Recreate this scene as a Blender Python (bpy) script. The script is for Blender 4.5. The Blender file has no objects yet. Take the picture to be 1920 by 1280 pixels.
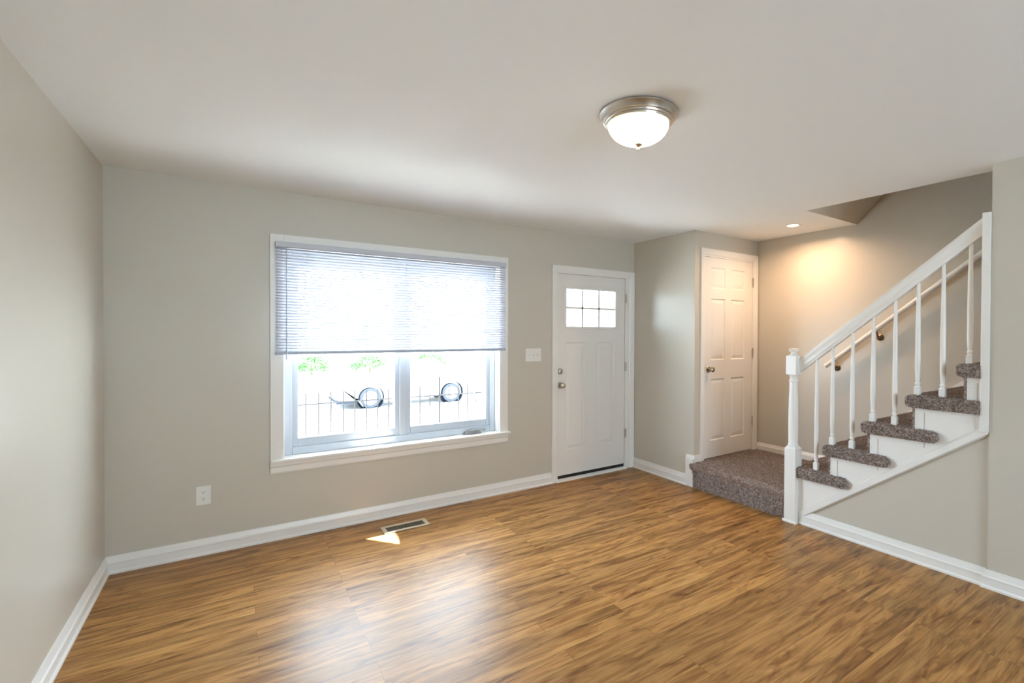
import bpy, math, random
from mathutils import Vector, Matrix, noise
random.seed(7)
PI = math.pi
sc = bpy.context.scene
COL = sc.collection

# ------------------------------------------------------------------ camera, world, sun, exposure
cam_d = bpy.data.cameras.new('camera')
cam = bpy.data.objects.new('camera', cam_d)
COL.objects.link(cam)
cam_d.sensor_width = 36.0
cam_d.lens = 912.7223 / 1920 * 36.0
cam_d.shift_x = -131.77 / 1920
cam_d.shift_y = -5.96 / 1920
cam_d.clip_start = 0.05
cam_d.clip_end = 300
yaw, pitch, roll = 0.617, -0.0101, 0.0045
f0 = Vector((math.sin(yaw), math.cos(yaw), 0)); r0 = Vector((math.cos(yaw), -math.sin(yaw), 0)); u0 = Vector((0, 0, 1))
fw = f0 * math.cos(pitch) + u0 * math.sin(pitch)
u1 = u0 * math.cos(pitch) - f0 * math.sin(pitch)
rt = r0 * math.cos(roll) + u1 * math.sin(roll)
up = u1 * math.cos(roll) - r0 * math.sin(roll)
M = Matrix((rt, up, -fw)).transposed().to_4x4()
M.translation = Vector((0.6485, -4.0167, 1.4568))
cam.matrix_world = M
sc.camera = cam

W_STRENGTH = 17.0
world = bpy.data.worlds.new('world'); sc.world = world; world.use_nodes = True
wn = world.node_tree; wn.nodes.clear()
wo = wn.nodes.new('ShaderNodeOutputWorld'); wb = wn.nodes.new('ShaderNodeBackground')
wb.inputs['Color'].default_value = (0.70, 0.86, 1.0, 1); wb.inputs['Strength'].default_value = W_STRENGTH
wn.links.new(wb.outputs[0], wo.inputs[0])

def lamp(name, kind, loc, energy, color, **kw):
    d = bpy.data.lights.new(name, kind); d.energy = energy; d.color = color
    for k, v in kw.items(): setattr(d, k, v)
    o = bpy.data.objects.new(name, d); COL.objects.link(o); o.location = loc
    return o
sun = lamp('sun', 'SUN', (0, 5, 8), 48.0, (1.0, 0.96, 0.90), angle=0.009)
sd = Vector((0.19, 1.0, 1.88)).normalized()          # direction towards the sun
sun.rotation_euler = sd.to_track_quat('Z', 'Y').to_euler()

sc.view_settings.view_transform = 'Standard'
sc.view_settings.look = 'None'
sc.view_settings.gamma = 1.0
sc.view_settings.use_curve_mapping = False
sc.view_settings.exposure = 0.50
sc.render.engine = 'CYCLES'
cy = sc.cycles
cy.use_denoising = True
cy.max_bounces = 12; cy.diffuse_bounces = 7; cy.glossy_bounces = 4; cy.transmission_bounces = 8; cy.transparent_max_bounces = 16
cy.sample_clamp_indirect = 40.0
cy.caustics_reflective = False; cy.caustics_refractive = False

def portal(x0, x1, z0, z1, y, face):
    o = lamp('daylight_portal', 'AREA', ((x0 + x1) / 2, y, (z0 + z1) / 2), 1.0, (1, 1, 1), shape='RECTANGLE', size=x1 - x0, size_y=z1 - z0)
    o.data.cycles.is_portal = True
    o.rotation_euler = (-PI / 2, 0, 0) if face < 0 else (PI / 2, 0, 0)   # emits towards face*y
    return o
portal(0.95, 2.56, 0.60, 2.05, 0.13, -1)
portal(3.30, 3.93, 1.52, 1.90, 0.05, -1)
portal(1.2, 3.3, 0.7, 2.15, -7.66, 1)

# ------------------------------------------------------------------ materials
def mat(name, color=(.8, .8, .8), rough=.5, metal=0.0, spec=.5, coat=0.0, emit=None, estr=0.0):
    m = bpy.data.materials.new(name); m.use_nodes = True
    b = m.node_tree.nodes['Principled BSDF']
    b.inputs['Base Color'].default_value = (*color, 1); b.inputs['Roughness'].default_value = rough
    b.inputs['Metallic'].default_value = metal; b.inputs['Specular IOR Level'].default_value = spec
    b.inputs['Coat Weight'].default_value = coat
    if emit: b.inputs['Emission Color'].default_value = (*emit, 1); b.inputs['Emission Strength'].default_value = estr
    return m
def nd(m, t, **kw):
    n = m.node_tree.nodes.new(t)
    for k, v in kw.items(): setattr(n, k, v)
    return n
def lk(m, a, b): m.node_tree.links.new(a, b)
def bsdf(m): return m.node_tree.nodes['Principled BSDF']
def paint(name, color, rough, bump=.04, scale=220, spec=.5):
    m = mat(name, color, rough, spec=spec)
    tc = nd(m, 'ShaderNodeTexCoord'); n = nd(m, 'ShaderNodeTexNoise'); n.inputs['Scale'].default_value = scale; n.inputs['Detail'].default_value = 2
    lk(m, tc.outputs['Object'], n.inputs['Vector'])
    bp = nd(m, 'ShaderNodeBump'); bp.inputs['Strength'].default_value = bump; bp.inputs['Distance'].default_value = .002
    lk(m, n.outputs['Fac'], bp.inputs['Height']); lk(m, bp.outputs[0], bsdf(m).inputs['Normal'])
    # very slight roller variation in the paint itself
    n2 = nd(m, 'ShaderNodeTexNoise'); n2.inputs['Scale'].default_value = 3.0
    lk(m, tc.outputs['Object'], n2.inputs['Vector'])
    mr = nd(m, 'ShaderNodeMapRange'); mr.inputs['To Min'].default_value = rough - .03; mr.inputs['To Max'].default_value = rough + .03
    lk(m, n2.outputs['Fac'], mr.inputs['Value']); lk(m, mr.outputs[0], bsdf(m).inputs['Roughness'])
    return m
M_wall = paint('greige_wall_paint', (.585, .552, .478), .42, .03)
bsdf(M_wall).inputs['Coat Weight'].default_value = .35; bsdf(M_wall).inputs['Coat Roughness'].default_value = .2
M_ceil = paint('ceiling_paint', (.865, .90, .925), .75, .05, 150)
M_trim = paint('white_trim_paint', (.83, .82, .79), .32, .02, 90)
M_doorp = paint('white_door_paint', (.80, .785, .75), .35, .02, 90)
M_vinyl = mat('glare_toned_vinyl', (.57, .63, .71), .35)  # blue-grey stands in for window glare; the vinyl itself is white
M_nickel = mat('brushed_nickel', (.62, .58, .52), .28, 1.0)
M_bronze = mat('aged_bronze', (.20, .15, .10), .35, 1.0)
M_plate = mat('white_plastic', (.82, .81, .78), .3)
M_slot = mat('dark_slot', (.03, .03, .03), .6)
M_grey = mat('grey_metal', (.30, .30, .29), .4, .6)
M_seam = mat('seam_gap_grey', (.55, .52, .47), .7)  # grey that stands in for the shade in open board gaps
M_rubber = mat('black_rubber', (.012, .011, .01), .7)
M_register = mat('beige_register', (.58, .50, .38), .4, .3)
M_void = mat('duct_dark', (.02, .018, .015), .8)

def glass_mat(name, tint=(.97, .985, .98)):
    m = bpy.data.materials.new(name); m.use_nodes = True; m.node_tree.nodes.clear()
    o = nd(m, 'ShaderNodeOutputMaterial'); t = nd(m, 'ShaderNodeBsdfTransparent'); g = nd(m, 'ShaderNodeBsdfGlossy')
    t.inputs['Color'].default_value = (*tint, 1); g.inputs['Roughness'].default_value = .02
    fr = nd(m, 'ShaderNodeFresnel'); fr.inputs['IOR'].default_value = 1.45
    mx = nd(m, 'ShaderNodeMixShader'); lk(m, fr.outputs[0], mx.inputs[0]); lk(m, t.outputs[0], mx.inputs[1]); lk(m, g.outputs[0], mx.inputs[2])
    lk(m, mx.outputs[0], o.inputs[0])
    return m
M_glass = glass_mat('window_glass')

def slat_mat():
    m = mat('blind_slat', (.60, .62, .69), .45)
    o = m.node_tree.nodes['Material Output']; tl = nd(m, 'ShaderNodeBsdfTranslucent'); tl.inputs['Color'].default_value = (.80, .82, .90, 1)
    mx = nd(m, 'ShaderNodeMixShader'); mx.inputs[0].default_value = .05
    lk(m, bsdf(m).outputs[0], mx.inputs[1]); lk(m, tl.outputs[0], mx.inputs[2]); lk(m, mx.outputs[0], o.inputs[0])
    return m
M_slat = slat_mat()

def wood_floor():
    m = mat('oak_laminate', (.4, .2, .07), .3, spec=.24)
    b = bsdf(m)
    tc = nd(m, 'ShaderNodeTexCoord')
    br = nd(m, 'ShaderNodeTexBrick'); br.offset = .37; br.offset_frequency = 3; br.squash = 1.0
    br.inputs['Scale'].default_value = 1.0; br.inputs['Brick Width'].default_value = 1.15; br.inputs['Row Height'].default_value = .083
    br.inputs['Mortar Size'].default_value = .0009; br.inputs['Mortar Smooth'].default_value = .2; br.inputs['Bias'].default_value = 0
    br.inputs['Color1'].default_value = (0, 0, 0, 1); br.inputs['Color2'].default_value = (1, 1, 1, 1)
    lk(m, tc.outputs['Object'], br.inputs['Vector'])
    sep = nd(m, 'ShaderNodeSeparateXYZ'); lk(m, tc.outputs['Object'], sep.inputs[0])
    # offset the grain per plank
    off = nd(m, 'ShaderNodeMath', operation='MULTIPLY'); off.inputs[1].default_value = 23.0; lk(m, br.outputs['Color'], off.inputs[0])
    def grain(sx, sy, detail, dist, rough=.6):
        a = nd(m, 'ShaderNodeMath', operation='MULTIPLY'); a.inputs[1].default_value = sx; lk(m, sep.outputs['X'], a.inputs[0])
        c = nd(m, 'ShaderNodeMath', operation='MULTIPLY'); c.inputs[1].default_value = sy; lk(m, sep.outputs['Y'], c.inputs[0])
        cb = nd(m, 'ShaderNodeCombineXYZ'); lk(m, a.outputs[0], cb.inputs[0]); lk(m, c.outputs[0], cb.inputs[1]); lk(m, off.outputs[0], cb.inputs[2])
        n = nd(m, 'ShaderNodeTexNoise'); n.inputs['Scale'].default_value = 1; n.inputs['Detail'].default_value = detail
        n.inputs['Roughness'].default_value = rough; n.inputs['Distortion'].default_value = dist
        lk(m, cb.outputs[0], n.inputs['Vector']); return n
    g1 = grain(1.9, 17, 5, 1.3)         # broad cathedral streaks
    g2 = grain(4.0, 85, 3, .3)          # fine pores
    g3 = grain(3.0, 13, 2, 1.8, .5)     # knots / dark clouds
    r1 = nd(m, 'ShaderNodeValToRGB'); e = r1.color_ramp.elements
    e[0].position = .28; e[0].color = (.165, .070, .020, 1)
    e[1].position = .75; e[1].color = (.53, .295, .105, 1)
    for p, c in ((.42, (.285, .132, .037, 1)), (.52, (.40, .202, .064, 1)), (.62, (.47, .248, .082, 1))):
        x = e.new(p); x.color = c
    lk(m, g1.outputs['Fac'], r1.inputs[0])
    r3 = nd(m, 'ShaderNodeMapRange'); r3.inputs['From Min'].default_value = .56; r3.inputs['From Max'].default_value = .72
    lk(m, g3.outputs['Fac'], r3.inputs['Value'])
    mx = nd(m, 'ShaderNodeMix', data_type='RGBA', blend_type='MULTIPLY'); mx.inputs['B'].default_value = (.46, .33, .25, 1)
    k = nd(m, 'ShaderNodeMath', operation='MULTIPLY'); k.inputs[1].default_value = .75; lk(m, r3.outputs[0], k.inputs[0])
    lk(m, k.outputs[0], mx.inputs['Factor']); lk(m, r1.outputs[0], mx.inputs['A'])
    # fine pores
    r2 = nd(m, 'ShaderNodeMapRange'); r2.inputs['From Min'].default_value = .3; r2.inputs['From Max'].default_value = .7
    r2.inputs['To Min'].default_value = .78; r2.inputs['To Max'].default_value = 1.15; lk(m, g2.outputs['Fac'], r2.inputs['Value'])
    # plank to plank tone
    r4 = nd(m, 'ShaderNodeMapRange'); r4.inputs['To Min'].default_value = .84; r4.inputs['To Max'].default_value = 1.14; lk(m, br.outputs['Color'], r4.inputs['Value'])
    mu = nd(m, 'ShaderNodeMath', operation='MULTIPLY'); lk(m, r2.outputs[0], mu.inputs[0]); lk(m, r4.outputs[0], mu.inputs[1])
    # joints
    inv = nd(m, 'ShaderNodeMapRange'); inv.inputs['To Min'].default_value = 1; inv.inputs['To Max'].default_value = .62; lk(m, br.outputs['Fac'], inv.inputs['Value'])
    mu2 = nd(m, 'ShaderNodeMath', operation='MULTIPLY'); lk(m, mu.outputs[0], mu2.inputs[0]); lk(m, inv.outputs[0], mu2.inputs[1])
    vm = nd(m, 'ShaderNodeVectorMath', operation='SCALE'); lk(m, mx.outputs['Result'], vm.inputs[0]); lk(m, mu2.outputs[0], vm.inputs['Scale'])
    lk(m, vm.outputs[0], b.inputs['Base Color'])
    rr = nd(m, 'ShaderNodeMapRange'); rr.inputs['To Min'].default_value = .30; rr.inputs['To Max'].default_value = .42; lk(m, g1.outputs['Fac'], rr.inputs['Value'])
    lk(m, rr.outputs[0], b.inputs['Roughness'])
    bp = nd(m, 'ShaderNodeBump'); bp.inputs['Strength'].default_value = .12; bp.inputs['Distance'].default_value = .002
    lk(m, mu2.outputs[0], bp.inputs['Height']); lk(m, bp.outputs[0], b.inputs['Normal'])
    return m
M_floor = wood_floor()

def carpet_mat():
    m = mat('shag_carpet', (.2, .17, .15), .95, spec=.1)
    tc = nd(m, 'ShaderNodeTexCoord')
    v = nd(m, 'ShaderNodeTexVoronoi'); v.inputs['Scale'].default_value = 130; lk(m, tc.outputs['Object'], v.inputs['Vector'])
    n = nd(m, 'ShaderNodeTexNoise'); n.inputs['Scale'].default_value = 28; n.inputs['Detail'].default_value = 3; lk(m, tc.outputs['Object'], n.inputs['Vector'])
    sp = nd(m, 'ShaderNodeSeparateColor'); lk(m, v.outputs['Color'], sp.inputs[0])
    a = nd(m, 'ShaderNodeMath', operation='MULTIPLY_ADD'); a.inputs[1].default_value = .65; lk(m, sp.outputs[0], a.inputs[0])
    c = nd(m, 'ShaderNodeMath', operation='MULTIPLY'); c.inputs[1].default_value = .45; lk(m, n.outputs['Fac'], c.inputs[0]); lk(m, c.outputs[0], a.inputs[2])
    r = nd(m, 'ShaderNodeValToRGB'); e = r.color_ramp.elements
    e[0].position = .12; e[0].color = (.14, .112, .098, 1); e[1].position = .98; e[1].color = (.60, .50, .45, 1)
    x = e.new(.5); x.color = (.31, .255, .23, 1)
    lk(m, a.outputs[0], r.inputs[0]); lk(m, r.outputs[0], bsdf(m).inputs['Base Color'])
    return m
M_carpet = carpet_mat()

def ground_mat(name, c1, c2, scale=4):
    m = mat(name, c1, .9, spec=.1)
    tc = nd(m, 'ShaderNodeTexCoord'); n = nd(m, 'ShaderNodeTexNoise'); n.inputs['Scale'].default_value = scale; n.inputs['Detail'].default_value = 6
    lk(m, tc.outputs['Object'], n.inputs['Vector'])
    r = nd(m, 'ShaderNodeValToRGB'); r.color_ramp.elements[0].color = (*c1, 1); r.color_ramp.elements[1].color = (*c2, 1)
    r.color_ramp.elements[0].position = .35; r.color_ramp.elements[1].position = .65
    lk(m, n.outputs['Fac'], r.inputs[0]); lk(m, r.outputs[0], bsdf(m).inputs['Base Color']); return m
M_walk = ground_mat('pale_concrete', (.62, .62, .60), (.72, .72, .70), 5)
M_road = ground_mat('worn_asphalt', (.30, .30, .30), (.38, .38, .37), 9)
M_leaf = ground_mat('leaf_green', (.04, .11, .03), (.09, .21, .06), 14)
M_siding = ground_mat('pale_siding', (.62, .60, .56), (.68, .66, .62), 2)
M_roof = ground_mat('roof_shingle', (.28, .27, .26), (.36, .35, .34), 12)
M_dglass = mat('dark_glass', (.30, .33, .36), .05)
M_carp = mat('white_car_paint', (.80, .80, .80), .2, coat=1)
M_tyre = mat('tyre_rubber', (.05, .056, .066), .9, spec=.02)
M_under = mat('underbody_black', (.022, .028, .038), .9, spec=.02)
M_alloy = mat('alloy_wheel', (.75, .75, .75), .3, .3)
M_fence = mat('dark_iron', (.03, .03, .032), .7, spec=.1)

# ------------------------------------------------------------------ mesh helpers
class MB:
    def __init__(s): s.v = []; s.f = []
    def add(s, vs, fs):
        n = len(s.v); s.v += [tuple(p) for p in vs]; s.f += [tuple(i + n for i in f) for f in fs]; return s
    def box(s, x0, x1, y0, y1, z0, z1):
        x0, x1 = sorted((x0, x1)); y0, y1 = sorted((y0, y1)); z0, z1 = sorted((z0, z1))
        return s.add([(x0, y0, z0), (x1, y0, z0), (x1, y1, z0), (x0, y1, z0), (x0, y0, z1), (x1, y0, z1), (x1, y1, z1), (x0, y1, z1)],
                     [(0, 3, 2, 1), (4, 5, 6, 7), (0, 1, 5, 4), (1, 2, 6, 5), (2, 3, 7, 6), (3, 0, 4, 7)])
    def prism(s, poly, axis, a, b):
        """poly: 2d points; axis 'x': (y,z) extruded x a..b; 'y': (x,z); 'z': (x,y)"""
        def P(p, t): return {'x': (t, p[0], p[1]), 'y': (p[0], t, p[1]), 'z': (p[0], p[1], t)}[axis]
        n = len(poly); ar = sum(poly[i][0] * poly[(i + 1) % n][1] - poly[(i + 1) % n][0] * poly[i][1] for i in range(n))
        if axis == 'y': ar = -ar
        if ar < 0: poly = poly[::-1]
        if a > b: a, b = b, a
        vs = [P(p, a) for p in poly] + [P(p, b) for p in poly]
        fs = [tuple(range(n))[::-1], tuple(range(n, 2 * n))] + [(i, (i + 1) % n, (i + 1) % n + n, i + n) for i in range(n)]
        return s.add(vs, fs)
    def lathe(s, prof, c=(0, 0, 0), axis='z', seg=24, caps=True):
        """prof: (radius, height) along axis"""
        vs = []
        for r, h in prof:
            for k in range(seg):
                t = 2 * PI * k / seg; a, b = r * math.cos(t), r * math.sin(t)
                p = {'z': (a, b, h), 'y': (b, h, a), 'x': (h, a, b)}[axis]
                vs.append((p[0] + c[0], p[1] + c[1], p[2] + c[2]))
        fs = []
        for i in range(len(prof) - 1):
            for k in range(seg):
                k2 = (k + 1) % seg
                fs.append((i * seg + k, i * seg + k2, (i + 1) * seg + k2, (i + 1) * seg + k))
        if caps:
            fs.append(tuple(range(seg))[::-1]); fs.append(tuple(range((len(prof) - 1) * seg, len(prof) * seg)))
        return s.add(vs, fs)
    def sweep(s, path, prof, closed=False):
        """prof: list of (side, up) offsets, up = world z for horizontal runs; path of 3d points"""
        n = len(path); m = len(prof); vs = []
        for i, p in enumerate(path):
            p = Vector(p)
            d0 = (p - Vector(path[i - 1])).normalized() if (i > 0 or closed) else None
            d1 = (Vector(path[(i + 1) % n]) - p).normalized() if (i < n - 1 or closed) else None
            if d0 is None: d0 = d1
            if d1 is None: d1 = d0
            s0 = d0.cross(Vector((0, 0, 1))).normalized(); s1 = d1.cross(Vector((0, 0, 1))).normalized()
            sd_ = (s0 + s1); sd_.normalize(); k = 1 / max(.3, sd_.dot(s0))
            d = (d0 + d1).normalized(); u = s0.cross(d0) if abs(d0.z) > .01 and abs(d0.z) > 0 else Vector((0, 0, 1))
            if abs(d0.z) > .01: u = sd_.cross(d).normalized()
            for a, b in prof: vs.append(p + sd_ * a * k + u * b)
        fs = []
        for i in range(n if closed else n - 1):
            j = (i + 1) % n
            for q in range(m): fs.append((i * m + q, i * m + (q + 1) % m, j * m + (q + 1) % m, j * m + q))
        if not closed: fs.append(tuple(range(m))[::-1]); fs.append(tuple(range((n - 1) * m, n * m)))
        return s.add(vs, fs)
    def tube(s, path, r, seg=12):
        vs = []; n = len(path)
        for i, p in enumerate(path):
            p = Vector(p); a = Vector(path[max(0, i - 1)]); b = Vector(path[min(n - 1, i + 1)]); d = (b - a).normalized()
            h = Vector((0, 0, 1)) if abs(d.z) < .9 else Vector((1, 0, 0)); x = d.cross(h).normalized(); y = x.cross(d)
            rr = r[i] if isinstance(r, (list, tuple)) else r
            for k in range(seg):
                t = 2 * PI * k / seg; vs.append(p + x * rr * math.cos(t) + y * rr * math.sin(t))
        fs = [(i * seg + k, i * seg + (k + 1) % seg, (i + 1) * seg + (k + 1) % seg, (i + 1) * seg + k) for i in range(n - 1) for k in range(seg)]
        fs.append(tuple(range(seg))[::-1]); fs.append(tuple(range((n - 1) * seg, n * seg)))
        return s.add(vs, fs)
    def ring(s, x0, x1, z0, z1, w, y0, y1, ws=None):
        """rectangular frame in xz plane, member width w"""
        l, r, b, t = ws or (w, w, w, w)
        s.box(x0, x0 + l, y0, y1, z0, z1); s.box(x1 - r, x1, y0, y1, z0, z1)
        s.box(x0 + l, x1 - r, y0, y1, z0, z0 + b); s.box(x0 + l, x1 - r, y0, y1, z1 - t, z1); return s
    def build(s, name, m, parent=None, smooth=False, bevel=0, seg=2, **props):
        me = bpy.data.meshes.new(name); me.from_pydata(s.v, [], s.f); me.materials.append(m)
        me.validate(); me.update()
        import bmesh
        bm = bmesh.new(); bm.from_mesh(me); bmesh.ops.recalc_face_normals(bm, faces=bm.faces); bm.to_mesh(me); bm.free()
        o = bpy.data.objects.new(name, me); COL.objects.link(o)
        if smooth:
            for p in me.polygons: p.use_smooth = True
            md = o.modifiers.new('edge_split', 'EDGE_SPLIT'); md.split_angle = math.radians(35)
        if bevel:
            b = o.modifiers.new('bevel', 'BEVEL'); b.width = bevel; b.segments = seg; b.limit_method = 'ANGLE'; b.angle_limit = math.radians(40)
        if parent: attach(o, parent)
        for k, v in props.items(): o[k] = v
        return o
def attach(o, p):
    bpy.context.view_layer.update()
    o.parent = p; o.matrix_parent_inverse = p.matrix_world.inverted() if p.matrix_world else Matrix()
def empty(name, loc, **props):
    o = bpy.data.objects.new(name, None); COL.objects.link(o); o.location = loc; o.empty_display_size = .05
    o.matrix_world = Matrix.Translation(loc)
    for k, v in props.items(): o[k] = v
    return o
def thing(name, loc, label, category, group=None):
    o = empty(name, loc, label=label, category=category)
    if group: o['group'] = group
    return o
def structure(mb, name, m, **kw):
    o = mb.build(name, m, **kw); o['kind'] = 'structure'; return o
def wall_holes(mb, a0, a1, z0, z1, holes, axis, t0, t1):
    """solid wall in cells with openings; axis 'y': plane spans x; 'x': spans y"""
    xs = sorted({a0, a1} | {h[0] for h in holes} | {h[1] for h in holes})
    zs = sorted({z0, z1} | {h[2] for h in holes} | {h[3] for h in holes})
    for i in range(len(xs) - 1):
        # merge vertical cells
        run = None
        for j in range(len(zs) - 1):
            cx, cz = (xs[i] + xs[i + 1]) / 2, (zs[j] + zs[j + 1]) / 2
            inside = any(h[0] < cx < h[1] and h[2] < cz < h[3] for h in holes)
            if not inside: run = (run[0], zs[j + 1]) if run else (zs[j], zs[j + 1])
            if inside or j == len(zs) - 2:
                if run:
                    if axis == 'y': mb.box(xs[i], xs[i + 1], t0, t1, *run)
                    else: mb.box(t0, t1, xs[i], xs[i + 1], *run)
                run = None

# ------------------------------------------------------------------ dimensions (metres)
H = 2.44; X1 = 4.19; XK = 4.20; X3 = 5.167; YC = -0.867; YS = -3.092; YB = -7.6; XO = 4.345; YO = -1.88; ZP = 0.235; TOP = 5.0

# ------------------------------------------------------------------ room shell
structure(MB().box(-.15, X3 + .15, YB - .15, .2, -.12, 0), 'floor', M_floor)
c = MB()
c.box(-.15, XO, YB - .15, .2, H, H + .28)
c.box(XO, X3 + .15, YO, .2, H, H + .28)
structure(c, 'ceiling', M_ceil)
structure(MB().box(-.15, 0, YB - .15, .2, 0, H), 'wall_left', M_wall)
WX0, WX1, WZ0, WZ1 = .90, 2.59, .545, 2.07           # rough window opening
DX0, DX1, DZ1 = 3.165, 4.137, 2.075                   # rough entry door opening
w = MB(); wall_holes(w, 0, X3, 0, H, [(WX0, WX1, WZ0, WZ1), (DX0, DX1, -1, DZ1)], 'y', 0, .2)
structure(w, 'wall_front', M_wall)
structure(MB().box(X1, X1 + .11, YC, 0, 0, H), 'wall_alcove', M_wall)
CX0, CX1, CZ1 = 4.315, 5.105, 2.235
w = MB(); wall_holes(w, X1 + .11, X3, 0, H, [(CX0, CX1, -1, CZ1)], 'y', YC, YC + .11)
structure(w, 'wall_closet', M_wall)
structure(MB().box(X3, X3 + .15, YB - .15, YC + .2, 0, TOP), 'wall_right', M_wall)
structure(MB().box(X1 - .008, XO, YB, YS, 0, H), 'wall_partition', M_wall)
w = MB(); wall_holes(w, -.15, X3 + .15, 0, H, [(1.2, 3.3, .7, 2.15)], 'y', YB - .15, YB)
structure(w, 'wall_back', M_wall)
# knee wall under the stair (triangle below the raking trim)
kz = lambda y: .10 + (-1.945 - y) * .735
structure(MB().prism([(-1.93, 0), (YS, 0), (YS, kz(YS)), (-1.93, kz(-1.93))], 'x', XK, XK + .10), 'wall_knee', M_wall)
# upper stairwell: sloping soffit, header, upper wall and lid
sw = MB()
sw.prism([(YO, H), (YO - .95, H + .95), (YO - .95, TOP), (YO, TOP)], 'x', XO, X3)
structure(sw, 'wall_soffit', M_wall)
structure(MB().box(XO - .12, XO, YB, YO, H + .28, TOP), 'wall_upper_side', M_wall)
structure(MB().box(XO, X3, YB - .15, YB, H, TOP), 'wall_upper_end', M_wall)
structure(MB().box(XO - .12, X3 + .15, YB - .15, YO, TOP, TOP + .1), 'ceiling_upper', M_ceil)
# unseen window behind the camera, added and sized to fill the room with daylight
rw = structure(MB().ring(1.2, 3.3, .7, 2.15, .07, YB - .12, YB - .03).box(2.21, 2.29, YB - .12, YB - .03, .77, 2.08), 'window_rear_added', M_vinyl)
MB().box(1.27, 3.23, YB - .08, YB - .074, .77, 2.08).build('pane', M_glass, rw)

# baseboards
BP = [(0, 0), (.024, 0), (.024, .010), (.016, .019), (.015, .056), (.0185, .058), (.0185, .063), (.012, .070), (.006, .094), (.005, .100), (0, .100)]
def baseboard(name, path, scale=1.0, z=0.0, prof=None):
    # side offset to the right of travel = into the room
    p = prof or BP
    mb = MB().sweep([(a, b, z) for a, b in path], [(s_, h * scale) for s_, h in p])
    return structure(mb, name, M_trim, bevel=0)
baseboard('baseboard_left', [(0, YB), (0, 0), ], 1.05)
baseboard('baseboard_front', [(0, 0), (3.135, 0)], 1.05)
b = MB().sweep([(X1, 0, 0), (X1, -.79, 0)], [(s_, h * 1.05) for s_, h in BP])
structure(b, 'baseboard_alcove', M_trim)
b = MB()
b.box(X1 - .016, X1, YC, -.775, 0, .262)
b.prism([(X1 - .016, .262), (X1, .262), (X1, .300), (X1 - .005, .300)], 'y', YC - .005, -.775)
b.box(X1, 4.262, YC - .015, YC, 0, .262)
b.prism([(X1 - .005, .300), (X1 - .016, .262), (4.262, .262), (4.262, .300)], 'y', YC - .015, YC)
structure(b, 'trim_1', M_trim, bevel=.002)
baseboard('baseboard_knee', [(XK - .004, -1.94), (XK - .004, YS + .005)], 1.05)
b = MB().sweep([(X1 + .03, YS + .004, 0), (X1 - .008, YS + .004, 0), (X1 - .008, YB, 0)], [(s_, h * 1.05) for s_, h in BP])
structure(b, 'baseboard_partition', M_trim)
# baseboard round the landing and raking up beside the stair
nz = lambda i: .43 + .2125 * i
ny = lambda i: -1.858 - .27 * i
rp = [(0, 0), (.015, 0), (.015, .052), (.010, .060), (.004, .082), (0, .082)]
b = MB().sweep([(X3, YC, ZP - .005), (X3, -1.66, ZP - .005)], rp)
structure(b, 'baseboard_landing', M_trim)
b = MB()
def rake(y): return ZP + .078 + max(0, (-1.66 - y)) * .787
b.prism([(-1.66, ZP), (-1.66, rake(-1.66)), (-5.2, rake(-5.2)), (-5.2, rake(-5.2) - .36), (-2.1, ZP)], 'x', X3 - .014, X3)
structure(b, 'trim_2', M_trim)
# ------------------------------------------------------------------ picture window
win = MB()
win.ring(WX0, WX1, WZ0, WZ1, .02, -.0, .16)                          # jamb liner
window = structure(win, 'window_1', M_trim)
cs = MB()
for (a, b_) in ((.8353, .917), (2.577, 2.6592)):
    cs.box(a, b_, -.018, 0, .562, 2.14); 
cs.box(.917, 2.577, -.018, 0, 2.062, 2.14)
cs.build('casing', M_trim, window, bevel=.003)
st = MB(); st.box(.8353 - .0, 2.675, -.045, 0.0, .545, .565); st.box(WX0 + .02, WX1 - .02, 0, .07, .545, .566)
st.build('stool', M_trim, window, bevel=.004)
ap = MB(); ap.prism([(-.0, .545), (-.028, .545), (-.026, .520), (-.018, .510), (-.018, .478), (-.014, .467), (0, .467)], 'x', .8353, 2.6592)
ap.build('apron', M_trim, window)
fr = MB()
fr.ring(WX0 + .02, WX1 - .02, .566, 2.05, .045, .070, .15, ws=(.055, .048, .055, .060))
fr.box(1.728, 1.782, .072, .15, .621, 1.99)
fr.build('window_frame', M_vinyl, window, bevel=.004)
for i, (a, b_) in enumerate(((.975, 1.728), (1.782, 2.522))):
    s_ = MB(); s_.ring(a, b_, .621, 1.990, .036, .082, .135, ws=(.036, .036, .060, .068))
    s_.ring(a + .03, b_ - .03, .675, 1.928, .008, .090, .12)
    sash = s_.build('sash', M_vinyl, window, bevel=.003)
    MB().box(a + .034, b_ - .034, .679, 1.924, .104, .110).build('pane', M_glass, sash)
cr = MB()
cr.prism([(2.265, .567), (2.285, .590), (2.40, .594), (2.425, .567)], 'y', .028, .068)
cr.build('operator_cover', M_grey, window, bevel=.003)
cr = MB()
cr.tube([(2.30, .03, .594), (2.36, .022, .600), (2.42, .02, .598), (2.445, .02, .592)], [.006, .006, .005, .004], 8)
cr.lathe([(.004, 0), (.008, .004), (.008, .014), (.003, .018)], (2.45, .02, .590), 'z', 10)
cr.build('crank_handle', M_grey, window, smooth=True)

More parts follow.
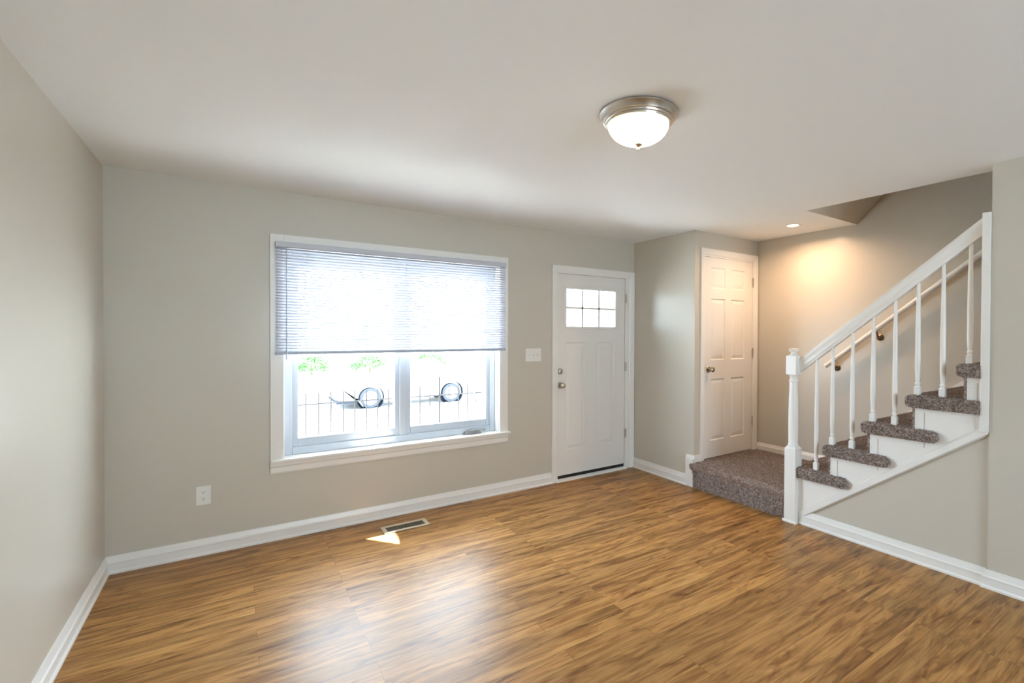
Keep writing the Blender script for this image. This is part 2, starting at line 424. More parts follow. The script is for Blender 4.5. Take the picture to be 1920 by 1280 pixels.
# ------------------------------------------------------------------ mini blind
bl = thing('window_blind', (1.745, -.03, 2.09), 'white slatted mini blind lowered halfway over the picture window', 'blind')
MB().box(.866, 2.622, -.060, -.019, 2.046, 2.084).build('headrail', M_slat, bl, bevel=.004)
sl = MB(); N = 36; z1, z0 = 2.036, 1.325
for i in range(N):
    z = z1 + (z0 - z1) * i / (N - 1); tilt = math.radians(36); hw = .0125
    pts = []
    for k in range(5):
        t = -1 + k * .5
        yy = t * hw * math.cos(tilt); zz = t * hw * math.sin(tilt) + .0022 * (1 - t * t)
        pts.append((-.038 + yy, z - zz * -1))
    vs = []
    for x in (.868, 2.618):
        for p in pts: vs.append((x, p[0], p[1]))
        for p in reversed(pts): vs.append((x, p[0], p[1] - .0006))
    m_ = 10
    sl.add(vs, [tuple(range(m_))[::-1], tuple(range(m_, 2 * m_))] + [(k, (k + 1) % m_, (k + 1) % m_ + m_, k + m_) for k in range(m_)])
sl.build('slats', M_slat, bl)
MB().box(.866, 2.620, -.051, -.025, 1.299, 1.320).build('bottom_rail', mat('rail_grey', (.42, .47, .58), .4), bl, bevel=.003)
for x in (1.05, 1.42, 1.745, 2.07, 2.44):
    MB().box(x - .0012, x + .0012, -.054, -.0515, 1.31, 2.05).build('ladder_cord', M_slat, bl)
MB().tube([(.930, -.060, 2.05), (.930, -.066, 2.03), (.930, -.066, 1.265)], .0035, 8).build('tilt_wand', mat('clear_wand', (.42, .47, .55), .25), bl, smooth=True)

# ------------------------------------------------------------------ doors
def door_face(mb, x0, x1, z0, z1, panels, holes, yf, thick):
    xs = sorted({x0, x1} | {p[0] for p in panels + holes} | {p[1] for p in panels + holes})
    zs = sorted({z0, z1} | {p[2] for p in panels + holes} | {p[3] for p in panels + holes})
    for i in range(len(xs) - 1):
        for j in range(len(zs) - 1):
            cx, cz = (xs[i] + xs[i + 1]) / 2, (zs[j] + zs[j + 1]) / 2
            if any(p[0] < cx < p[1] and p[2] < cz < p[3] for p in panels + holes): continue
            mb.add([(xs[i], yf, zs[j]), (xs[i + 1], yf, zs[j]), (xs[i + 1], yf, zs[j + 1]), (xs[i], yf, zs[j + 1])], [(0, 1, 2, 3)])
    for (a, b_, c_, d) in panels:
        loops = []
        for ins, dep in ((0, 0), (.008, .009), (.014, .009), (.045, .0025)):
            loops.append([(a + ins, yf + dep, c_ + ins), (b_ - ins, yf + dep, c_ + ins), (b_ - ins, yf + dep, d - ins), (a + ins, yf + dep, d - ins)])
        vs = [p for l in loops for p in l]
        fs = [(i * 4 + k, i * 4 + (k + 1) % 4, (i + 1) * 4 + (k + 1) % 4, (i + 1) * 4 + k) for i in range(3) for k in range(4)] + [(12, 13, 14, 15)]
        mb.add(vs, fs)
    # edges and back
    yb = yf + thick
    mb.add([(x0, yf, z0), (x1, yf, z0), (x1, yf, z1), (x0, yf, z1), (x0, yb, z0), (x1, yb, z0), (x1, yb, z1), (x0, yb, z1)],
           [(0, 4, 5, 1), (1, 5, 6, 2), (2, 6, 7, 3), (3, 7, 4, 0)])
    if not holes: mb.add([(x0, yb, z0), (x1, yb, z0), (x1, yb, z1), (x0, yb, z1)], [(0, 3, 2, 1)])
    else:
        h = holes[0]
        for (a, b_, c_, d) in ((x0, h[0], z0, z1), (h[1], x1, z0, z1), (h[0], h[1], z0, h[2]), (h[0], h[1], h[3], z1)):
            mb.add([(a, yb, c_), (b_, yb, c_), (b_, yb, d), (a, yb, d)], [(0, 3, 2, 1)])
        mb.add([(h[0], yf, h[2]), (h[1], yf, h[2]), (h[1], yf, h[3]), (h[0], yf, h[3]), (h[0], yb, h[2]), (h[1], yb, h[2]), (h[1], yb, h[3]), (h[0], yb, h[3])],
               [(0, 1, 5, 4), (1, 2, 6, 5), (2, 3, 7, 6), (3, 0, 4, 7)])

def casing(parent, x0, x1, z0, z1, w, y):
    mb = MB()
    P = [(0, 0), (0, -.012), (.006, -.017), (w * .6, -.014), (w - .008, -.010), (w, -.006), (w, 0)]      # outer thick, inner thin
    # U shape as mitred sweep: build explicitly
    def corner(px, pz, sx, sz): return [(px + sx * a, y + b_, pz + sz * a) for a, b_ in P]
    L = [[(x0 + a, y + b_, z0) for a, b_ in P], corner(x0, z1, 1, -1), corner(x1, z1, -1, -1), [(x1 - a, y + b_, z0) for a, b_ in P]]
    m_ = len(P); vs = [p for l in L for p in l]
    fs = [(i * m_ + k, i * m_ + (k + 1) % m_, (i + 1) * m_ + (k + 1) % m_, (i + 1) * m_ + k) for i in range(3) for k in range(m_)]
    fs += [tuple(range(m_)), tuple(range(3 * m_, 4 * m_))]
    mb.add(vs, fs); return mb.build('casing', M_trim, parent)

def hinge(parent, x, y, z, m):
    mb = MB().box(x - .004, x + .020, y - .003, y + .0, z - .047, z + .047)
    mb.tube([(x, y - .007, z - .048), (x, y - .007, z + .048)], .006, 10)
    return mb.build('hinge', m, parent)
def knob(parent, x, y, z, m, r=.027):
    mb = MB().lathe([(.032, 0), (.032, -.004), (.027, -.009), (.013, -.011), (.0115, -.030), (.016, -.036), (r * .92, -.042), (r, -.052), (r * .95, -.062), (r * .6, -.070), (.010, -.072), (.0, -.072)], (x, y, z), 'y', 28, caps=False)
    return mb.build('door_knob', m, parent, smooth=True)

# entry door
S0, S1, SZ0, SZ1 = 3.203, 4.060, .055, 2.043
jb = MB()
jb.box(DX0, S0 - .003, .0, .14, 0, DZ1); jb.box(S1 + .004, DX1, .0, .14, 0, DZ1); jb.box(S0 - .003, S1 + .004, .0, .14, SZ1 + .004, DZ1)
jb.box(S0 - .003, S0 + .012, .052, .14, 0, SZ1); jb.box(S1 - .010, S1 + .004, .052, .14, 0, SZ1); jb.box(S0, S1, .052, .14, SZ1 - .012, SZ1 + .004)
d1 = structure(jb, 'door_1', M_trim)
casing(d1, 3.135, 4.188, 0, 2.122, .070, 0)
dp = MB(); lite = (3.300, 3.930, 1.522, 1.902)
door_face(dp, S0, S1, SZ0, SZ1, [(3.300, 3.535, .30, 1.365), (3.682, 3.918, .30, 1.365)], [lite], .004, .044)
slab = dp.build('door_slab', M_doorp, d1)
lf = MB(); lf.ring(lite[0] - .022, lite[1] + .022, lite[2] - .022, lite[3] + .022, .026, -.006, .010)
lf.build('lite_frame', M_doorp, slab, bevel=.004)
mn = MB()
for x in (3.510, 3.720): mn.box(x - .010, x + .010, .014, .034, lite[2], lite[3])
mn.box(lite[0], lite[1], .014, .034, 1.702, 1.722)
mn.build('muntins', M_doorp, slab)
MB().box(lite[0], lite[1], .022, .026, lite[2], lite[3]).build('pane', M_glass, slab)
MB().box(S0, S1, .012, .046, .022, .056).build('door_sweep', M_rubber, slab)
th = MB(); th.prism([(-.030, 0), (-.030, .010), (.0, .022), (.15, .024), (.15, 0)], 'x', S0 - .02, S1 + .015)
th.build('threshold', M_trim, d1)
for z in (1.832, 1.101, .384): hinge(d1, 4.066, -.001, z, M_nickel)
knob(d1, 3.236, .004, .947, M_nickel)
db = MB().lathe([(.031, 0), (.031, -.008), (.026, -.016), (.014, -.019), (0, -.019)], (3.236, .004, 1.084), 'y', 24, caps=False)
db.box(3.232, 3.240, -.036, -.014, 1.066, 1.102)
db.build('deadbolt', M_nickel, d1, smooth=True)

# closet door
T0, T1, TZ0, TZ1 = 4.340, 5.080, .245, 2.205
jb = MB()
jb.box(CX0, T0 - .003, YC, YC + .11, 0, CZ1); jb.box(T1 + .003, CX1, YC, YC + .11, 0, CZ1); jb.box(T0 - .003, T1 + .003, YC, YC + .11, TZ1 + .004, CZ1)
d2 = structure(jb, 'door_2', M_trim)
casing(d2, 4.262, 5.157, ZP, 2.284, .062, YC)
dp = MB(); pc = [(4.425, 4.640), (4.735, 4.955)]
pr = [(1.905, 2.108), (1.200, 1.803), (.410, 1.016)]
door_face(dp, T0, T1, TZ0, TZ1, [(a, b_, c_, d) for a, b_ in pc for c_, d in pr], [], YC + .004, .035)
dp.build('door_slab', M_doorp, d2)
for z in (1.999, 1.261, .545): hinge(d2, 5.083, YC - .001, z, M_nickel)
knob(d2, 4.392, YC + .004, 1.113, mat('antique_nickel', (.42, .36, .27), .25, 1.0))
MB().box(4.336, 4.341, YC - .002, YC + .006, 1.085, 1.14).build('latch_plate', M_nickel, d2)
# dark closet behind the slab
structure(MB().box(X1 + .12, X3 + .1, -.35, -.30, 0, H), 'wall_closet_back', M_wall)

# ------------------------------------------------------------------ carpet
def carpet(mb, name, parent, spacing=.0048, hgt=.010, skip=lambda n, c: False, **props):
    """adds short leaning yarn tufts on the faces of the mesh, in the same mesh"""
    base_v = [Vector(v) for v in mb.v]; faces = list(mb.f)
    # outward normal test by centroid of island is unreliable: use provided winding
    for f in faces:
        for t in range(1, len(f) - 1):
            a, b_, c_ = base_v[f[0]], base_v[f[t]], base_v[f[t + 1]]
            n = (b_ - a).cross(c_ - a); A = n.length / 2
            if A < 1e-9: continue
            n.normalize(); ctr = (a + b_ + c_) / 3
            if skip(n, ctr): continue
            q = A / spacing ** 2; k = int(q) + (1 if random.random() < q - int(q) else 0)
            for _ in range(k):
                u_, v_ = random.random(), random.random()
                if u_ + v_ > 1: u_, v_ = 1 - u_, 1 - v_
                p = a + (b_ - a) * u_ + (c_ - a) * v_
                lean = Vector((random.uniform(-1, 1), random.uniform(-1, 1), random.uniform(-1, .7))) * .75
                tip = p + (n + lean).normalized() * hgt * random.uniform(.6, 1.25)
                x = n.orthogonal().normalized(); x.rotate(Matrix.Rotation(random.random() * 6.28, 3, n)); y = n.cross(x); r = random.uniform(.0016, .0028)
                i0 = len(mb.v); mid = (p + tip) / 2 + Vector((random.uniform(-1, 1), random.uniform(-1, 1), random.uniform(-1, 1))) * .0015
                mb.v += [tuple(p + x * r), tuple(p - x * r * .5 + y * r * .87), tuple(p - x * r * .5 - y * r * .87), tuple(tip)]
                mb.f += [(i0, i0 + 1, i0 + 3), (i0 + 1, i0 + 2, i0 + 3), (i0 + 2, i0, i0 + 3)]
    me = bpy.data.meshes.new(name); me.from_pydata(mb.v, [], mb.f); me.materials.append(M_carpet); me.update()
    for p in me.polygons: p.use_smooth = False
    o = bpy.data.objects.new(name, me); COL.objects.link(o); attach(o, parent)
    for k, v in props.items(): o[k] = v
    return o
stair = thing('staircase', (4.65, -1.9, 0), 'carpeted staircase with a low landing and white stringer rising to the right', 'staircase')
XC0, XC1 = 4.175, X3 - .014
# landing: profile along y, nosing towards the room (-x)
lp = [(XC1, 0.0), (XC1, ZP), (4.20, ZP), (4.165, ZP - .004), (4.148, ZP - .016), (4.145, ZP - .035), (4.158, ZP - .055), (4.176, ZP - .075), (4.178, 0.0)]
ld = MB()
ld.prism(lp, 'y', -1.845, YC - .016)
ld.prism([(4.148, ZP - .02), (4.170, ZP - .012), (4.172, ZP - .075), (4.150, ZP - .045)], 'y', YC - .016, YC + .018)
ld.prism([(4.235, 0), (4.235, ZP), (XC1, ZP), (XC1, 0)], 'y', -1.926, -1.845)
ld.prism([(4.31, 0), (4.31, ZP), (XC1, ZP), (XC1, 0)], 'y', -1.99, -1.926)
ld.prism([(T0 + .006, .1), (T0 + .006, ZP), (T1 - .006, ZP), (T1 - .006, .1)], 'y', YC - .016, YC + .06)
carpet(ld, 'landing', stair, .0052, .010, skip=lambda n, c_: n.z < -.5 or (n.y < -.5) or n.x > .5)
for i in range(10):
    yn, zt = ny(i), nz(i); full = i < 5
    # riser below this tread
    zb = (ZP if i == 0 else nz(i - 1))
    x0 = 4.190 if full else XO + .01
    rs = MB().box(x0, XC1, yn - .062, yn - .030, zb - .02, zt - .05)
    sk = lambda n, c_: n.z < -.5 or n.y < -.5 or n.x > .5 or n.z > .5
    carpet(rs, 'riser', stair, .006 if i < 5 else .012, .008, skip=sk)
    x0 = 4.184 if full else XO + .01
    P = [(yn - .335, zt - .045), (yn - .335, zt), (yn - .03, zt), (yn - .008, zt - .006), (yn, zt - .022), (yn - .004, zt - .042), (yn - .03, zt - .055), (yn - .06, zt - .055)]
    if i == 4:
        tr = MB().prism([(max(a, YS + .044), b_) for a, b_ in P], 'x', x0, XC1)
        tr.box(XO + .01, XC1, yn - .335, YS + .044, zt - .045, zt)
    else: tr = MB().prism(P, 'x', x0, XC1)
    if full:
        ye = yn - .445 if i < 3 else YS + .044
        ye = max(ye, YS + .044); hz = zt - .074
        Q = [(yn - .015, zt - .003), (yn - .002, zt - .012), (yn, zt - .040), (yn - .008, hz + .008), (yn - .03, hz),
             (ye + .02, hz + .004), (ye + .003, hz + .018), (ye, zt - .030), (ye + .008, zt - .012), (ye + .03, zt - .002)]
        if i > 2: Q = Q[:5] + [(ye, hz), (ye, zt - .002)]
        tr.prism(Q, 'x', 4.158, 4.190)
    carpet(tr, 'tread', stair, .0050 if i < 5 else .010, .011, skip=lambda n, c_: n.z < -.6 or n.x > .5 or (n.y < -.5 and c_.x > 4.2))
# stringer board (sawtooth, white) and its raking trim
sk = [(-1.925, 0.0), (-1.925, nz(0) - .06)]
for i in range(5):
    yr = ny(i) - .045
    sk += [(yr, nz(i) - .06)] if i else []
    if i < 4: sk += [(ny(i + 1) - .045, nz(i) - .06), ]
    else: sk += [(YS + .005, nz(i) - .06)]
sk += [(YS + .005, kz(YS)), (-1.95, kz(-1.95))]
seen = []
for p in sk:
    if not seen or p != seen[-1]: seen.append(p)
MB().prism(seen, 'x', 4.186, 4.200).build('stringer', M_trim, stair)
rk = MB()
L0, L1 = (-1.935, kz(-1.935)), (YS + .004, kz(YS + .004))
def raked(a, b_, t0, t1, x0, x1): return MB_r.prism([(L0[0], L0[1] + a), (L1[0], L1[1] + a), (L1[0], L1[1] + b_), (L0[0], L0[1] + b_)], 'x', x0, x1)
MB_r = rk
raked(-.052, -.006, 0, 0, 4.178, 4.200); raked(-.006, .002, 0, 0, 4.182, 4.200); raked(-.060, -.052, 0, 0, 4.190, 4.200)
rk.build('raking_trim', M_trim, stair, bevel=.002)
for (y, za, zb) in ((-2.225, .365, .548), (-2.495, .565, .754), (-2.766, .768, .968), (-3.034, 1.07, 1.176)):
    MB().box(4.1845, 4.187, y - .003, y + .003, za - .025, zb).build('board_seam', M_seam, stair)  # raised grey strips in place of the open gaps between boards

# ------------------------------------------------------------------ banister
ban = thing('banister', (4.18, -1.88, 0), 'white painted banister with turned newel post and slim balusters beside the stairs', 'banister')
nx, nyc = 4.186, -1.880
nw = MB()
hw = .045
nw.box(nx - hw, nx + hw, nyc - hw, nyc + hw, 0, .570)
nw.add([(nx + a, nyc + b_, .570) for a, b_ in ((-hw, -hw), (hw, -hw), (hw, hw), (-hw, hw))] + [(nx + a, nyc + b_, .590) for a, b_ in ((-.03, -.03), (.03, -.03), (.03, .03), (-.03, .03))],
       [(0, 1, 5, 4), (1, 2, 6, 5), (2, 3, 7, 6), (3, 0, 4, 7), (4, 5, 6, 7)])
nw.lathe([(.034, .575), (.039, .59), (.039, .60), (.034, .61), (.036, .66), (.0365, .80), (.034, .95), (.030, 1.085), (.034, 1.09), (.0345, 1.10), (.029, 1.108), (.028, 1.125), (.033, 1.14), (.033, 1.148)], (nx, nyc, 0), 'z', 32)
nw.box(nx - .041, nx + .041, nyc - .041, nyc + .041, 1.145, 1.290)
nw.lathe([(.038, 1.288), (.034, 1.294), (.024, 1.303), (.021, 1.312), (.024, 1.320), (.035, 1.327), (.039, 1.335), (.037, 1.344), (.024, 1.349), (.0, 1.350)], (nx, nyc, 0), 'z', 32, caps=False)
post = nw.build('newel_post', M_trim, ban, smooth=True, bevel=0)
sh = MB(); sh.prism([(nx - hw, 0), (nx - hw - .011, 0), (nx - hw - .010, .010), (nx - hw, .018)], 'y', nyc - hw - .011, nyc + hw + .011)
sh.prism([(nyc - hw, 0), (nyc - hw - .011, 0), (nyc - hw - .010, .010), (nyc - hw, .018)], 'x', nx - hw - .011, nx + .01)
sh.build('shoe_moulding', M_trim, ban)
# handrail
rb0, rb1 = Vector((4.222, nyc - .038, 1.165)), Vector((4.222, -3.050, 2.048))
RP = [(-.018, 0), (.018, 0), (.020, .012), (.026, .022), (.024, .034), (.031, .050), (.032, .066), (.024, .080), (.008, .086), (-.008, .086), (-.024, .080), (-.032, .066), (-.031, .050), (-.024, .034), (-.026, .022), (-.020, .012)]
rl = MB(); vs = []
for p in (rb0, rb1):
    for a, b_ in RP: vs.append((p.x + a, p.y, p.z + b_ * 1.22))
m_ = len(RP)
rl.add(vs, [tuple(range(m_))[::-1], tuple(range(m_, 2 * m_))] + [(k, (k + 1) % m_, (k + 1) % m_ + m_, k + m_) for k in range(m_)])
rl.build('handrail', M_trim, ban, smooth=True)
def railz(y): return rb0.z + (rb1.z - rb0.z) * (y - rb0.y) / (rb1.y - rb0.y)
bal = [(-2.046, 0), (-2.166, 1), (-2.307, 1), (-2.444, 2), (-2.581, 2), (-2.713, 3), (-2.849, 3), (-2.985, 4)]
for y, i in bal:
    z0_, z1_ = nz(i) + .002, railz(y) + .004; L = z1_ - z0_
    bb = MB().box(4.222 - .016, 4.222 + .016, y - .016, y + .016, z0_, z0_ + .055)
    pf = [(.015, .055), (.011, .062), (.0155, .072), (.0155, .078), (.011, .086), (.013, .100), (.0158, .16), (.0162, .24), (.0150, .40)]
    pf = [(r, z0_ + h) for r, h in pf] + [(.0125, z0_ + L * .75), (.0098, z1_)]
    bb.lathe(pf, (4.222, y, 0), 'z', 20)
    bb.build('baluster', M_trim, ban, smooth=True)
MB().box(4.168, 4.300, YS + .001, YS + .042, .895, 2.165).build('end_board', M_trim, ban, bevel=.003)

# wall handrail
wh = thing('wall_handrail', (5.10, -1.64, 1.18), 'slim white handrail fixed along the wall behind the stairs', 'handrail')
a, b_ = Vector((5.10, -1.643, 1.165)), Vector((5.10, -4.6, 1.165 + (4.6 - 1.643) * .776))
MB().tube([a, b_], .021, 18).build('rail', M_trim, wh, smooth=True)
def hz_(y): return 1.165 + (-1.643 - y) * .776
for y in (-1.72, -2.085, -3.1, -4.1):
    z = hz_(y)
    k = MB().lathe([(.028, X3), (.028, X3 - .006), (.020, X3 - .012), (.010, X3 - .016)], (0, y, z - .075), 'x', 18)
    k.tube([(X3 - .012, y, z - .075), (X3 - .045, y, z - .070), (5.104, y, z - .050), (5.10, y, z - .018)], .006, 8)
    k.box(5.088, 5.112, y - .03, y + .03, z - .024, z - .018)
    k.build('bracket', M_bronze, wh, smooth=True)

# ------------------------------------------------------------------ wall plates, register
ol = thing('wall_outlet', (.467, 0, .388), 'white duplex outlet low on the wall left of the window', 'outlet')
MB().box(.429, .506, -.006, 0, .327, .449).build('cover_plate', M_plate, ol, bevel=.002)
for z in (.409, .367):
    r_ = MB().prism([(.467 + .017 * math.cos(t * PI / 12) * 1.0, z + max(-.0135, min(.0135, .017 * math.sin(t * PI / 12)))) for t in range(24)], 'y', -.0085, -.004)
    r_ = r_.build('receptacle', M_plate, ol)
    s_ = MB().box(.459, .4610, -.0090, -.008, z + .001, z + .009).box(.472, .4745, -.0090, -.008, z, z + .010)
    s_.lathe([(.0026, -.0090), (.0026, -.008)], (.467, 0, z - .007), 'y', 10)
    s_.build('slots', M_slot, r_)
sw_ = thing('light_switch', (2.93, 0, 1.25), 'white triple toggle light switch plate between the window and the front door', 'switch')
MB().box(2.846, 3.013, -.006, 0, 1.190, 1.313).build('cover_plate', M_plate, sw_, bevel=.002)
for k, x in enumerate((2.884, 2.930, 2.976)):
    t = MB().box(x - .0055, x + .0055, -.0075, -.005, 1.239, 1.264)
    up_ = 1 if k == 2 else -1
    t.prism([(-.006, 1.2465), (-.020, 1.2515 + up_ * .010), (-.020, 1.2515 + up_ * .004), (-.006, 1.2565)], 'x', x - .0035, x + .0035)
    t.build('toggle', M_plate, sw_)
rg = thing('floor_register', (1.66, -.265, 0), 'tan metal floor register with dark louvres below the window', 'vent')
g = MB(); g.ring(0, 1, 0, 1, .1, 0, 1); g.v = []; g.f = []
gx0, gx1, gy0, gy1 = 1.515, 1.845, -.345, -.205
def flat_ring(mb, w_, z0_, z1_):
    mb.box(gx0, gx1, gy0, gy0 + w_, z0_, z1_); mb.box(gx0, gx1, gy1 - w_, gy1, z0_, z1_)
    mb.box(gx0, gx0 + w_, gy0 + w_, gy1 - w_, z0_, z1_); mb.box(gx1 - w_, gx1, gy0 + w_, gy1 - w_, z0_, z1_)
flat_ring(g, .028, .0005, .006)
g.build('frame', M_register, rg, bevel=.002)
MB().box(gx0 + .02, gx1 - .02, gy0 + .02, gy1 - .02, .0006, .0015).build('duct_opening', M_void, rg)
lv = MB()
for k in range(20):
    x = gx0 + .034 + k * (gx1 - gx0 - .068) / 19
    lv.prism([(x - .003, .0015), (x + .001, .0052), (x + .0025, .0052), (x - .001, .0015)], 'y', gy0 + .028, gy1 - .028)
lv.box(gx0 + .028, gx1 - .028, -.277, -.273, .0015, .0056)
lv.build('louvres', mat('register_brown', (.16, .13, .09), .5, .3), rg)

# ------------------------------------------------------------------ lamps
cl = thing('ceiling_light', (2.12, -2.37, H), 'lit flush dome ceiling light with frosted glass and brushed nickel rim', 'light')
LC = (2.12, -2.37, 0)
MB().lathe([(.172, H), (.175, H - .004), (.175, H - .010), (.166, H - .020), (.160, H - .032), (.152, H - .034), (.150, H - .042), (.145, H - .044), (.143, H - .052), (.136, H - .052), (.134, H - .035)], LC, 'z', 72, caps=False).build('rim', M_nickel, cl, smooth=True)
dm = []
for k in range(0, 15):
    t = k / 14 * PI / 2; dm.append((.137 * math.cos(t) + .0001, H - .048 - (.086 * math.sin(t))))
M_dome = mat('lit_frosted_glass', (.95, .9, .8), .4, emit=(1.0, .76, .49), estr=9.0)
tc = nd(M_dome, 'ShaderNodeTexCoord'); vs_ = nd(M_dome, 'ShaderNodeVectorMath', operation='DISTANCE'); vs_.inputs[1].default_value = (2.12, -2.37, H - .10)
lk(M_dome, tc.outputs['Object'], vs_.inputs[0])          # no bulbs inside; their glow is graded into the emission, brightest at centre
mr_ = nd(M_dome, 'ShaderNodeMapRange'); mr_.inputs['From Min'].default_value = .03; mr_.inputs['From Max'].default_value = .138
mr_.inputs['To Min'].default_value = 30.0; mr_.inputs['To Max'].default_value = 1.7; mr_.interpolation_type = 'SMOOTHSTEP'
lk(M_dome, vs_.outputs['Value'], mr_.inputs['Value']); lk(M_dome, mr_.outputs[0], bsdf(M_dome).inputs['Emission Strength'])
MB().lathe(dm, LC, 'z', 72, caps=False).build('glass_dome', M_dome, cl, smooth=True)
MB().lathe([(.0, H - .130), (.020, H - .131), (.019, H - .137), (.009, H - .143), (.005, H - .148), (.0075, H - .153), (.007, H - .158), (.0, H - .163)], LC, 'z', 24, caps=False).build('finial', M_nickel, cl, smooth=True)
rc = thing('recessed_light', (4.745, -1.522, H), 'small lit recessed downlight in the ceiling over the landing', 'light')
RC = (4.745, -1.522, 0)
MB().lathe([(.048, H), (.048, H - .001), (.052, H - .004), (.062, H - .004), (.066, H - .001), (.066, H)], RC, 'z', 40, caps=False).build('trim_ring', M_trim, rc, smooth=True)
MB().lathe([(.0, H - .0015), (.050, H - .0015)], RC, 'z', 40, caps=False).build('lens', mat('lit_lens', (.9, .85, .8), .5, emit=(1.0, .80, .55), estr=6.0), rc)
sp = lamp('downlight_beam', 'AREA', (4.745, -1.522, H - .006), 10.0, (1.0, .64, .38), shape='DISK', size=.10, spread=math.radians(160))
attach(sp, rc)

# ------------------------------------------------------------------ outside
structure(MB().box(-60, 80, .2, 6.5, -.5, -.35), 'ground', M_walk)
structure(MB().box(-60, 80, 6.5, 90, -1.05, -.90), 'road', M_road)
structure(MB().box(-60, 80, 8.2, 9.4, -.90, -.76), 'sidewalk', M_walk)
structure(MB().box(-60, 80, 21, 24, -.90, -.74), 'sidewalk_far', M_walk)
# unseen slabs added outside to cut the sun down to a floor triangle
aw = MB()
aw.prism([(-.6, .22), (-.6, 1.18), (1.605, 1.18), (1.97, .71), (1.97, .22)], 'z', 2.72, 2.78)
aw.prism([(1.0, 2.78), (.22, 3.0), (.22, 2.78)], 'x', -.6, 1.7)
o = aw.build('awning_sun_blocker', M_roof); o['label'] = 'unseen sun-blocking slab added outside above the picture window'; o['category'] = 'sun blocker'
po = MB(); po.box(1.86, 4.9, .22, 1.6, 2.66, 2.80)  # added slab that keeps stray sun off the right side of the patch
o = po.build('porch_sun_blocker', M_roof); o['label'] = 'unseen flat sun-blocking slab added outside above the front door'; o['category'] = 'roof'

# iron fence
fe = thing('yard_fence', (2.2, 2.5, -.35), 'thin black iron picket fence outside across the front yard', 'fence')
k = 0; x = 1.55 - .13 * 8
while x < 7.0:
    big = k == 18
    fp = MB().box(x - (.012 if big else .0065), x + (.012 if big else .0065), 2.5 - .006, 2.5 + .006, -.35, .86 if big else .74)
    fp.build('picket', M_fence, fe); x += .1325; k += 1
fr_ = MB().box(.1, 7.1, 2.49, 2.505, -.22, -.19); fr_.build('rail', M_fence, fe)
fr_ = MB().box(.1, 7.1, 2.49, 2.505, .60, .615); fr_.build('rail', M_fence, fe)

# car: side-on, front to the left, built round its wheels
car = thing('car', (5.3, 12.9, -.90), 'white sedan parked side-on along the street outside', 'car')
G = -.90; yf = 12.05; wA, wB = 4.03, 6.62
side = [(3.02, .34), (3.00, .60), (3.10, .74), (3.40, .84), (4.05, .93), (4.35, .96), (6.60, 1.02), (7.35, 1.00), (7.55, .92), (7.60, .60), (7.55, .34)]
def arch(cx, r, n=12): return [(cx + r * math.cos(PI * t / n), .32 + r * math.sin(PI * t / n)) for t in range(n + 1)]
low = [(7.3, .16)] + arch(wB, .40) + arch(wA, .40) + [(3.75, .16), (3.70, .27), (3.15, .30)]
outline = [(x_, z_ + G) for x_, z_ in side] + [(x_, z_ + G) for x_, z_ in low]
cb = MB(); cb.prism(outline, 'y', yf - .02, yf + .22); cb.prism(outline, 'y', yf + 1.5, yf + 1.74)
mid_ = [(x_, z_ + G) for x_, z_ in side] + [(7.5, G + .2), (3.1, G + .3)]
cb.prism(mid_, 'y', yf + .2, yf + 1.52)
cb.build('body', M_carp, car, bevel=.03)
cabin = [(4.30, .94), (4.95, 1.36), (5.30, 1.44), (6.15, 1.42), (6.85, 1.06), (6.90, .98)]
cbn = MB(); vs = []
for yy, ins in ((yf + .04, 0), (yf + 1.68, 0)):
    for x_, z_ in cabin:
        t = (z_ - .94) / .5; vs.append((x_, yy + (.22 * t if yy < 13 else -.22 * t), z_ + G))
n_ = len(cabin)
cbn.add(vs, [tuple(range(n_)), tuple(range(n_, 2 * n_))] + [(q, (q + 1) % n_, (q + 1) % n_ + n_, q + n_) for q in range(n_)])
cbn.build('cabin', M_carp, car, bevel=.03)
for pts in ([(4.62, 1.0), (5.02, 1.30), (5.55, 1.37), (5.55, 1.0)], [(5.62, 1.0), (5.62, 1.37), (6.08, 1.35), (6.50, 1.08), (6.50, 1.02)]):
    gl = MB(); vs = []
    for dy in (-.008, .01):
        for x_, z_ in pts: vs.append((x_, yf + .04 + .22 * (z_ - .94) / .5 + dy, z_ + G))
    n_ = len(pts); gl.add(vs, [tuple(range(n_)), tuple(range(n_, 2 * n_))] + [(q, (q + 1) % n_, (q + 1) % n_ + n_, q + n_) for q in range(n_)])
    gl.build('side_window', mat('car_glass', (.45, .48, .5), .05), car)
MB().box(3.08, 3.70, yf + .0, yf + 1.68, G + .20, G + .31).build('bumper_lip', M_under, car)
for x_ in (5.55, 4.62):
    MB().box(x_ + .75 if x_ > 5 else x_ + .55, (x_ + .90 if x_ > 5 else x_ + .70), yf - .045, yf - .018, G + .84, G + .87).build('door_handle', M_carp, car)
MB().box(3.03, 3.35, yf - .03, yf + .05, G + .62, G + .74).build('headlight', M_alloy, car, bevel=.02)
MB().box(7.35, 7.60, yf - .03, yf + .05, G + .74, G + .88).build('tail_light', mat('tail_red', (.4, .04, .03), .3), car, bevel=.02)
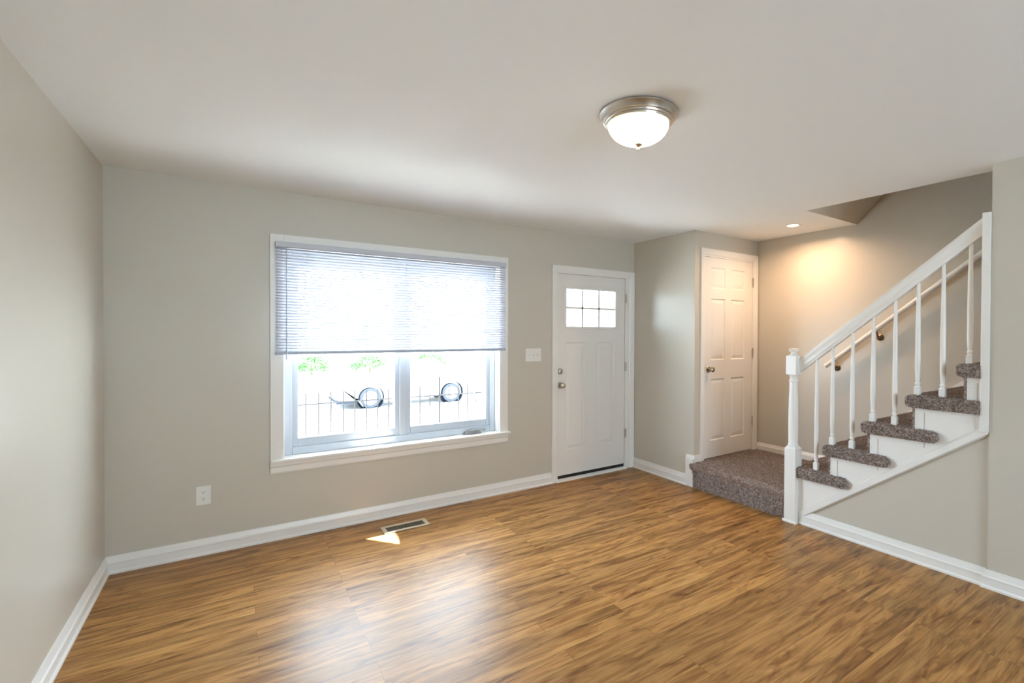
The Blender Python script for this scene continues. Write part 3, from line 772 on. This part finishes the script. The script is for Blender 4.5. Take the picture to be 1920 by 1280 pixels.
for cx in (wA, wB):
    MB().lathe([(.395, yf + .02), (.395, yf + .21), (.0, yf + .21)], (cx, 0, G + .32), 'y', 32, caps=False).build('wheel_well', M_under, car)
    for yy, s_ in ((yf + .045, 1), (yf + 1.48, 1)):
        ty = MB().lathe([(.215, .0), (.25, -.004), (.305, .006), (.318, .03), (.318, .17), (.305, .20), (.215, .20)], (cx, yy + .01, G + .318), 'y', 40, caps=False)
        ty = ty.build('wheel', M_tyre, car, smooth=True)
        rm = MB().lathe([(.222, .012), (.215, .0), (.205, .012), (.200, .06)], (cx, yy + .01, G + .318), 'y', 40, caps=False)
        rm.lathe([(.0, .0), (.045, .002), (.055, .02)], (cx, yy + .012, G + .318), 'y', 20, caps=False)
        for q in range(10):
            t = q * PI / 5; c_, sn = math.cos(t), math.sin(t)
            P4 = [(.04, -.018), (.21, -.024), (.21, .024), (.04, .018)]
            vv = []
            for dy in (.012, .035):
                for r_, w_ in P4: vv.append((cx + r_ * c_ - w_ * sn, yy + dy, G + .318 + r_ * sn + w_ * c_))
            rm.add(vv, [(0, 1, 2, 3), (4, 7, 6, 5), (0, 4, 5, 1), (1, 5, 6, 2), (2, 6, 7, 3), (3, 7, 4, 0)])
        rm.lathe([(.0, .07), (.20, .07)], (cx, yy, G + .318), 'y', 24, caps=False)
        rm.build('rim', M_alloy, ty, smooth=False)

# house across the street
hs = thing('house', (14, 30, -.9), 'pale two-storey row house facing from across the street', 'house')
hw_ = MB(); wall_holes(hw_, -12, 60, -.9, 6.2, [], 'y', 30, 38)
hw_.build('wall', M_siding, hs)
MB().prism([(29.6, 6.2), (34, 8.6), (38.4, 6.2)], 'x', -12.5, 60.5).build('roof', M_roof, hs)
for k in range(12):
    for z in (1.0, 3.9):
        x = -6 + k * 4.4
        wf = MB().ring(x, x + 1.3, z, z + 1.5, .09, 29.93, 30).build('window', M_trim, hs)
        MB().box(x + .09, x + 1.21, 29.965, 29.985, z + .09, z + 1.41).build('pane', M_dglass, wf)
# shrubs by the far pavement
def shrub(x, y, z, r, h, label):
    mb = MB()
    for q in range(520):
        t = random.uniform(0, 2 * PI); ph = math.acos(random.uniform(-.2, 1)); rr = random.uniform(.7, 1.0)
        p = Vector((x + r * rr * math.sin(ph) * math.cos(t), y + r * rr * math.sin(ph) * math.sin(t), z + h * .35 + h * .65 * rr * math.cos(ph)))
        a_ = Vector((random.uniform(-1, 1), random.uniform(-1, 1), random.uniform(-1, 1))).normalized(); b__ = a_.orthogonal().normalized()
        mb.add([p, p + a_ * .11 + b__ * .05, p + a_ * .22, p + a_ * .11 - b__ * .05], [(0, 1, 2, 3)])
    root = thing('shrub', (x, y, z), label, 'shrub', 'shrubs across the street')
    mb.build('foliage', M_leaf, root)
    MB().lathe([(.06, z), (.04, z + h * .5)], (x, y, 0), 'z', 8).build('stem', mat('bark', (.12, .08, .05), .9), root)
shrub(4.0, 26.5, -.90, .9, 1.05, 'low green shrub across the street, left of the other two')
shrub(7.0, 26.5, -.90, 1.0, 1.05, 'low green shrub across the street, seen in the left window pane above the car')
shrub(10.6, 26.5, -.90, 1.0, 1.1, 'low green shrub across the street, seen in the right window pane')
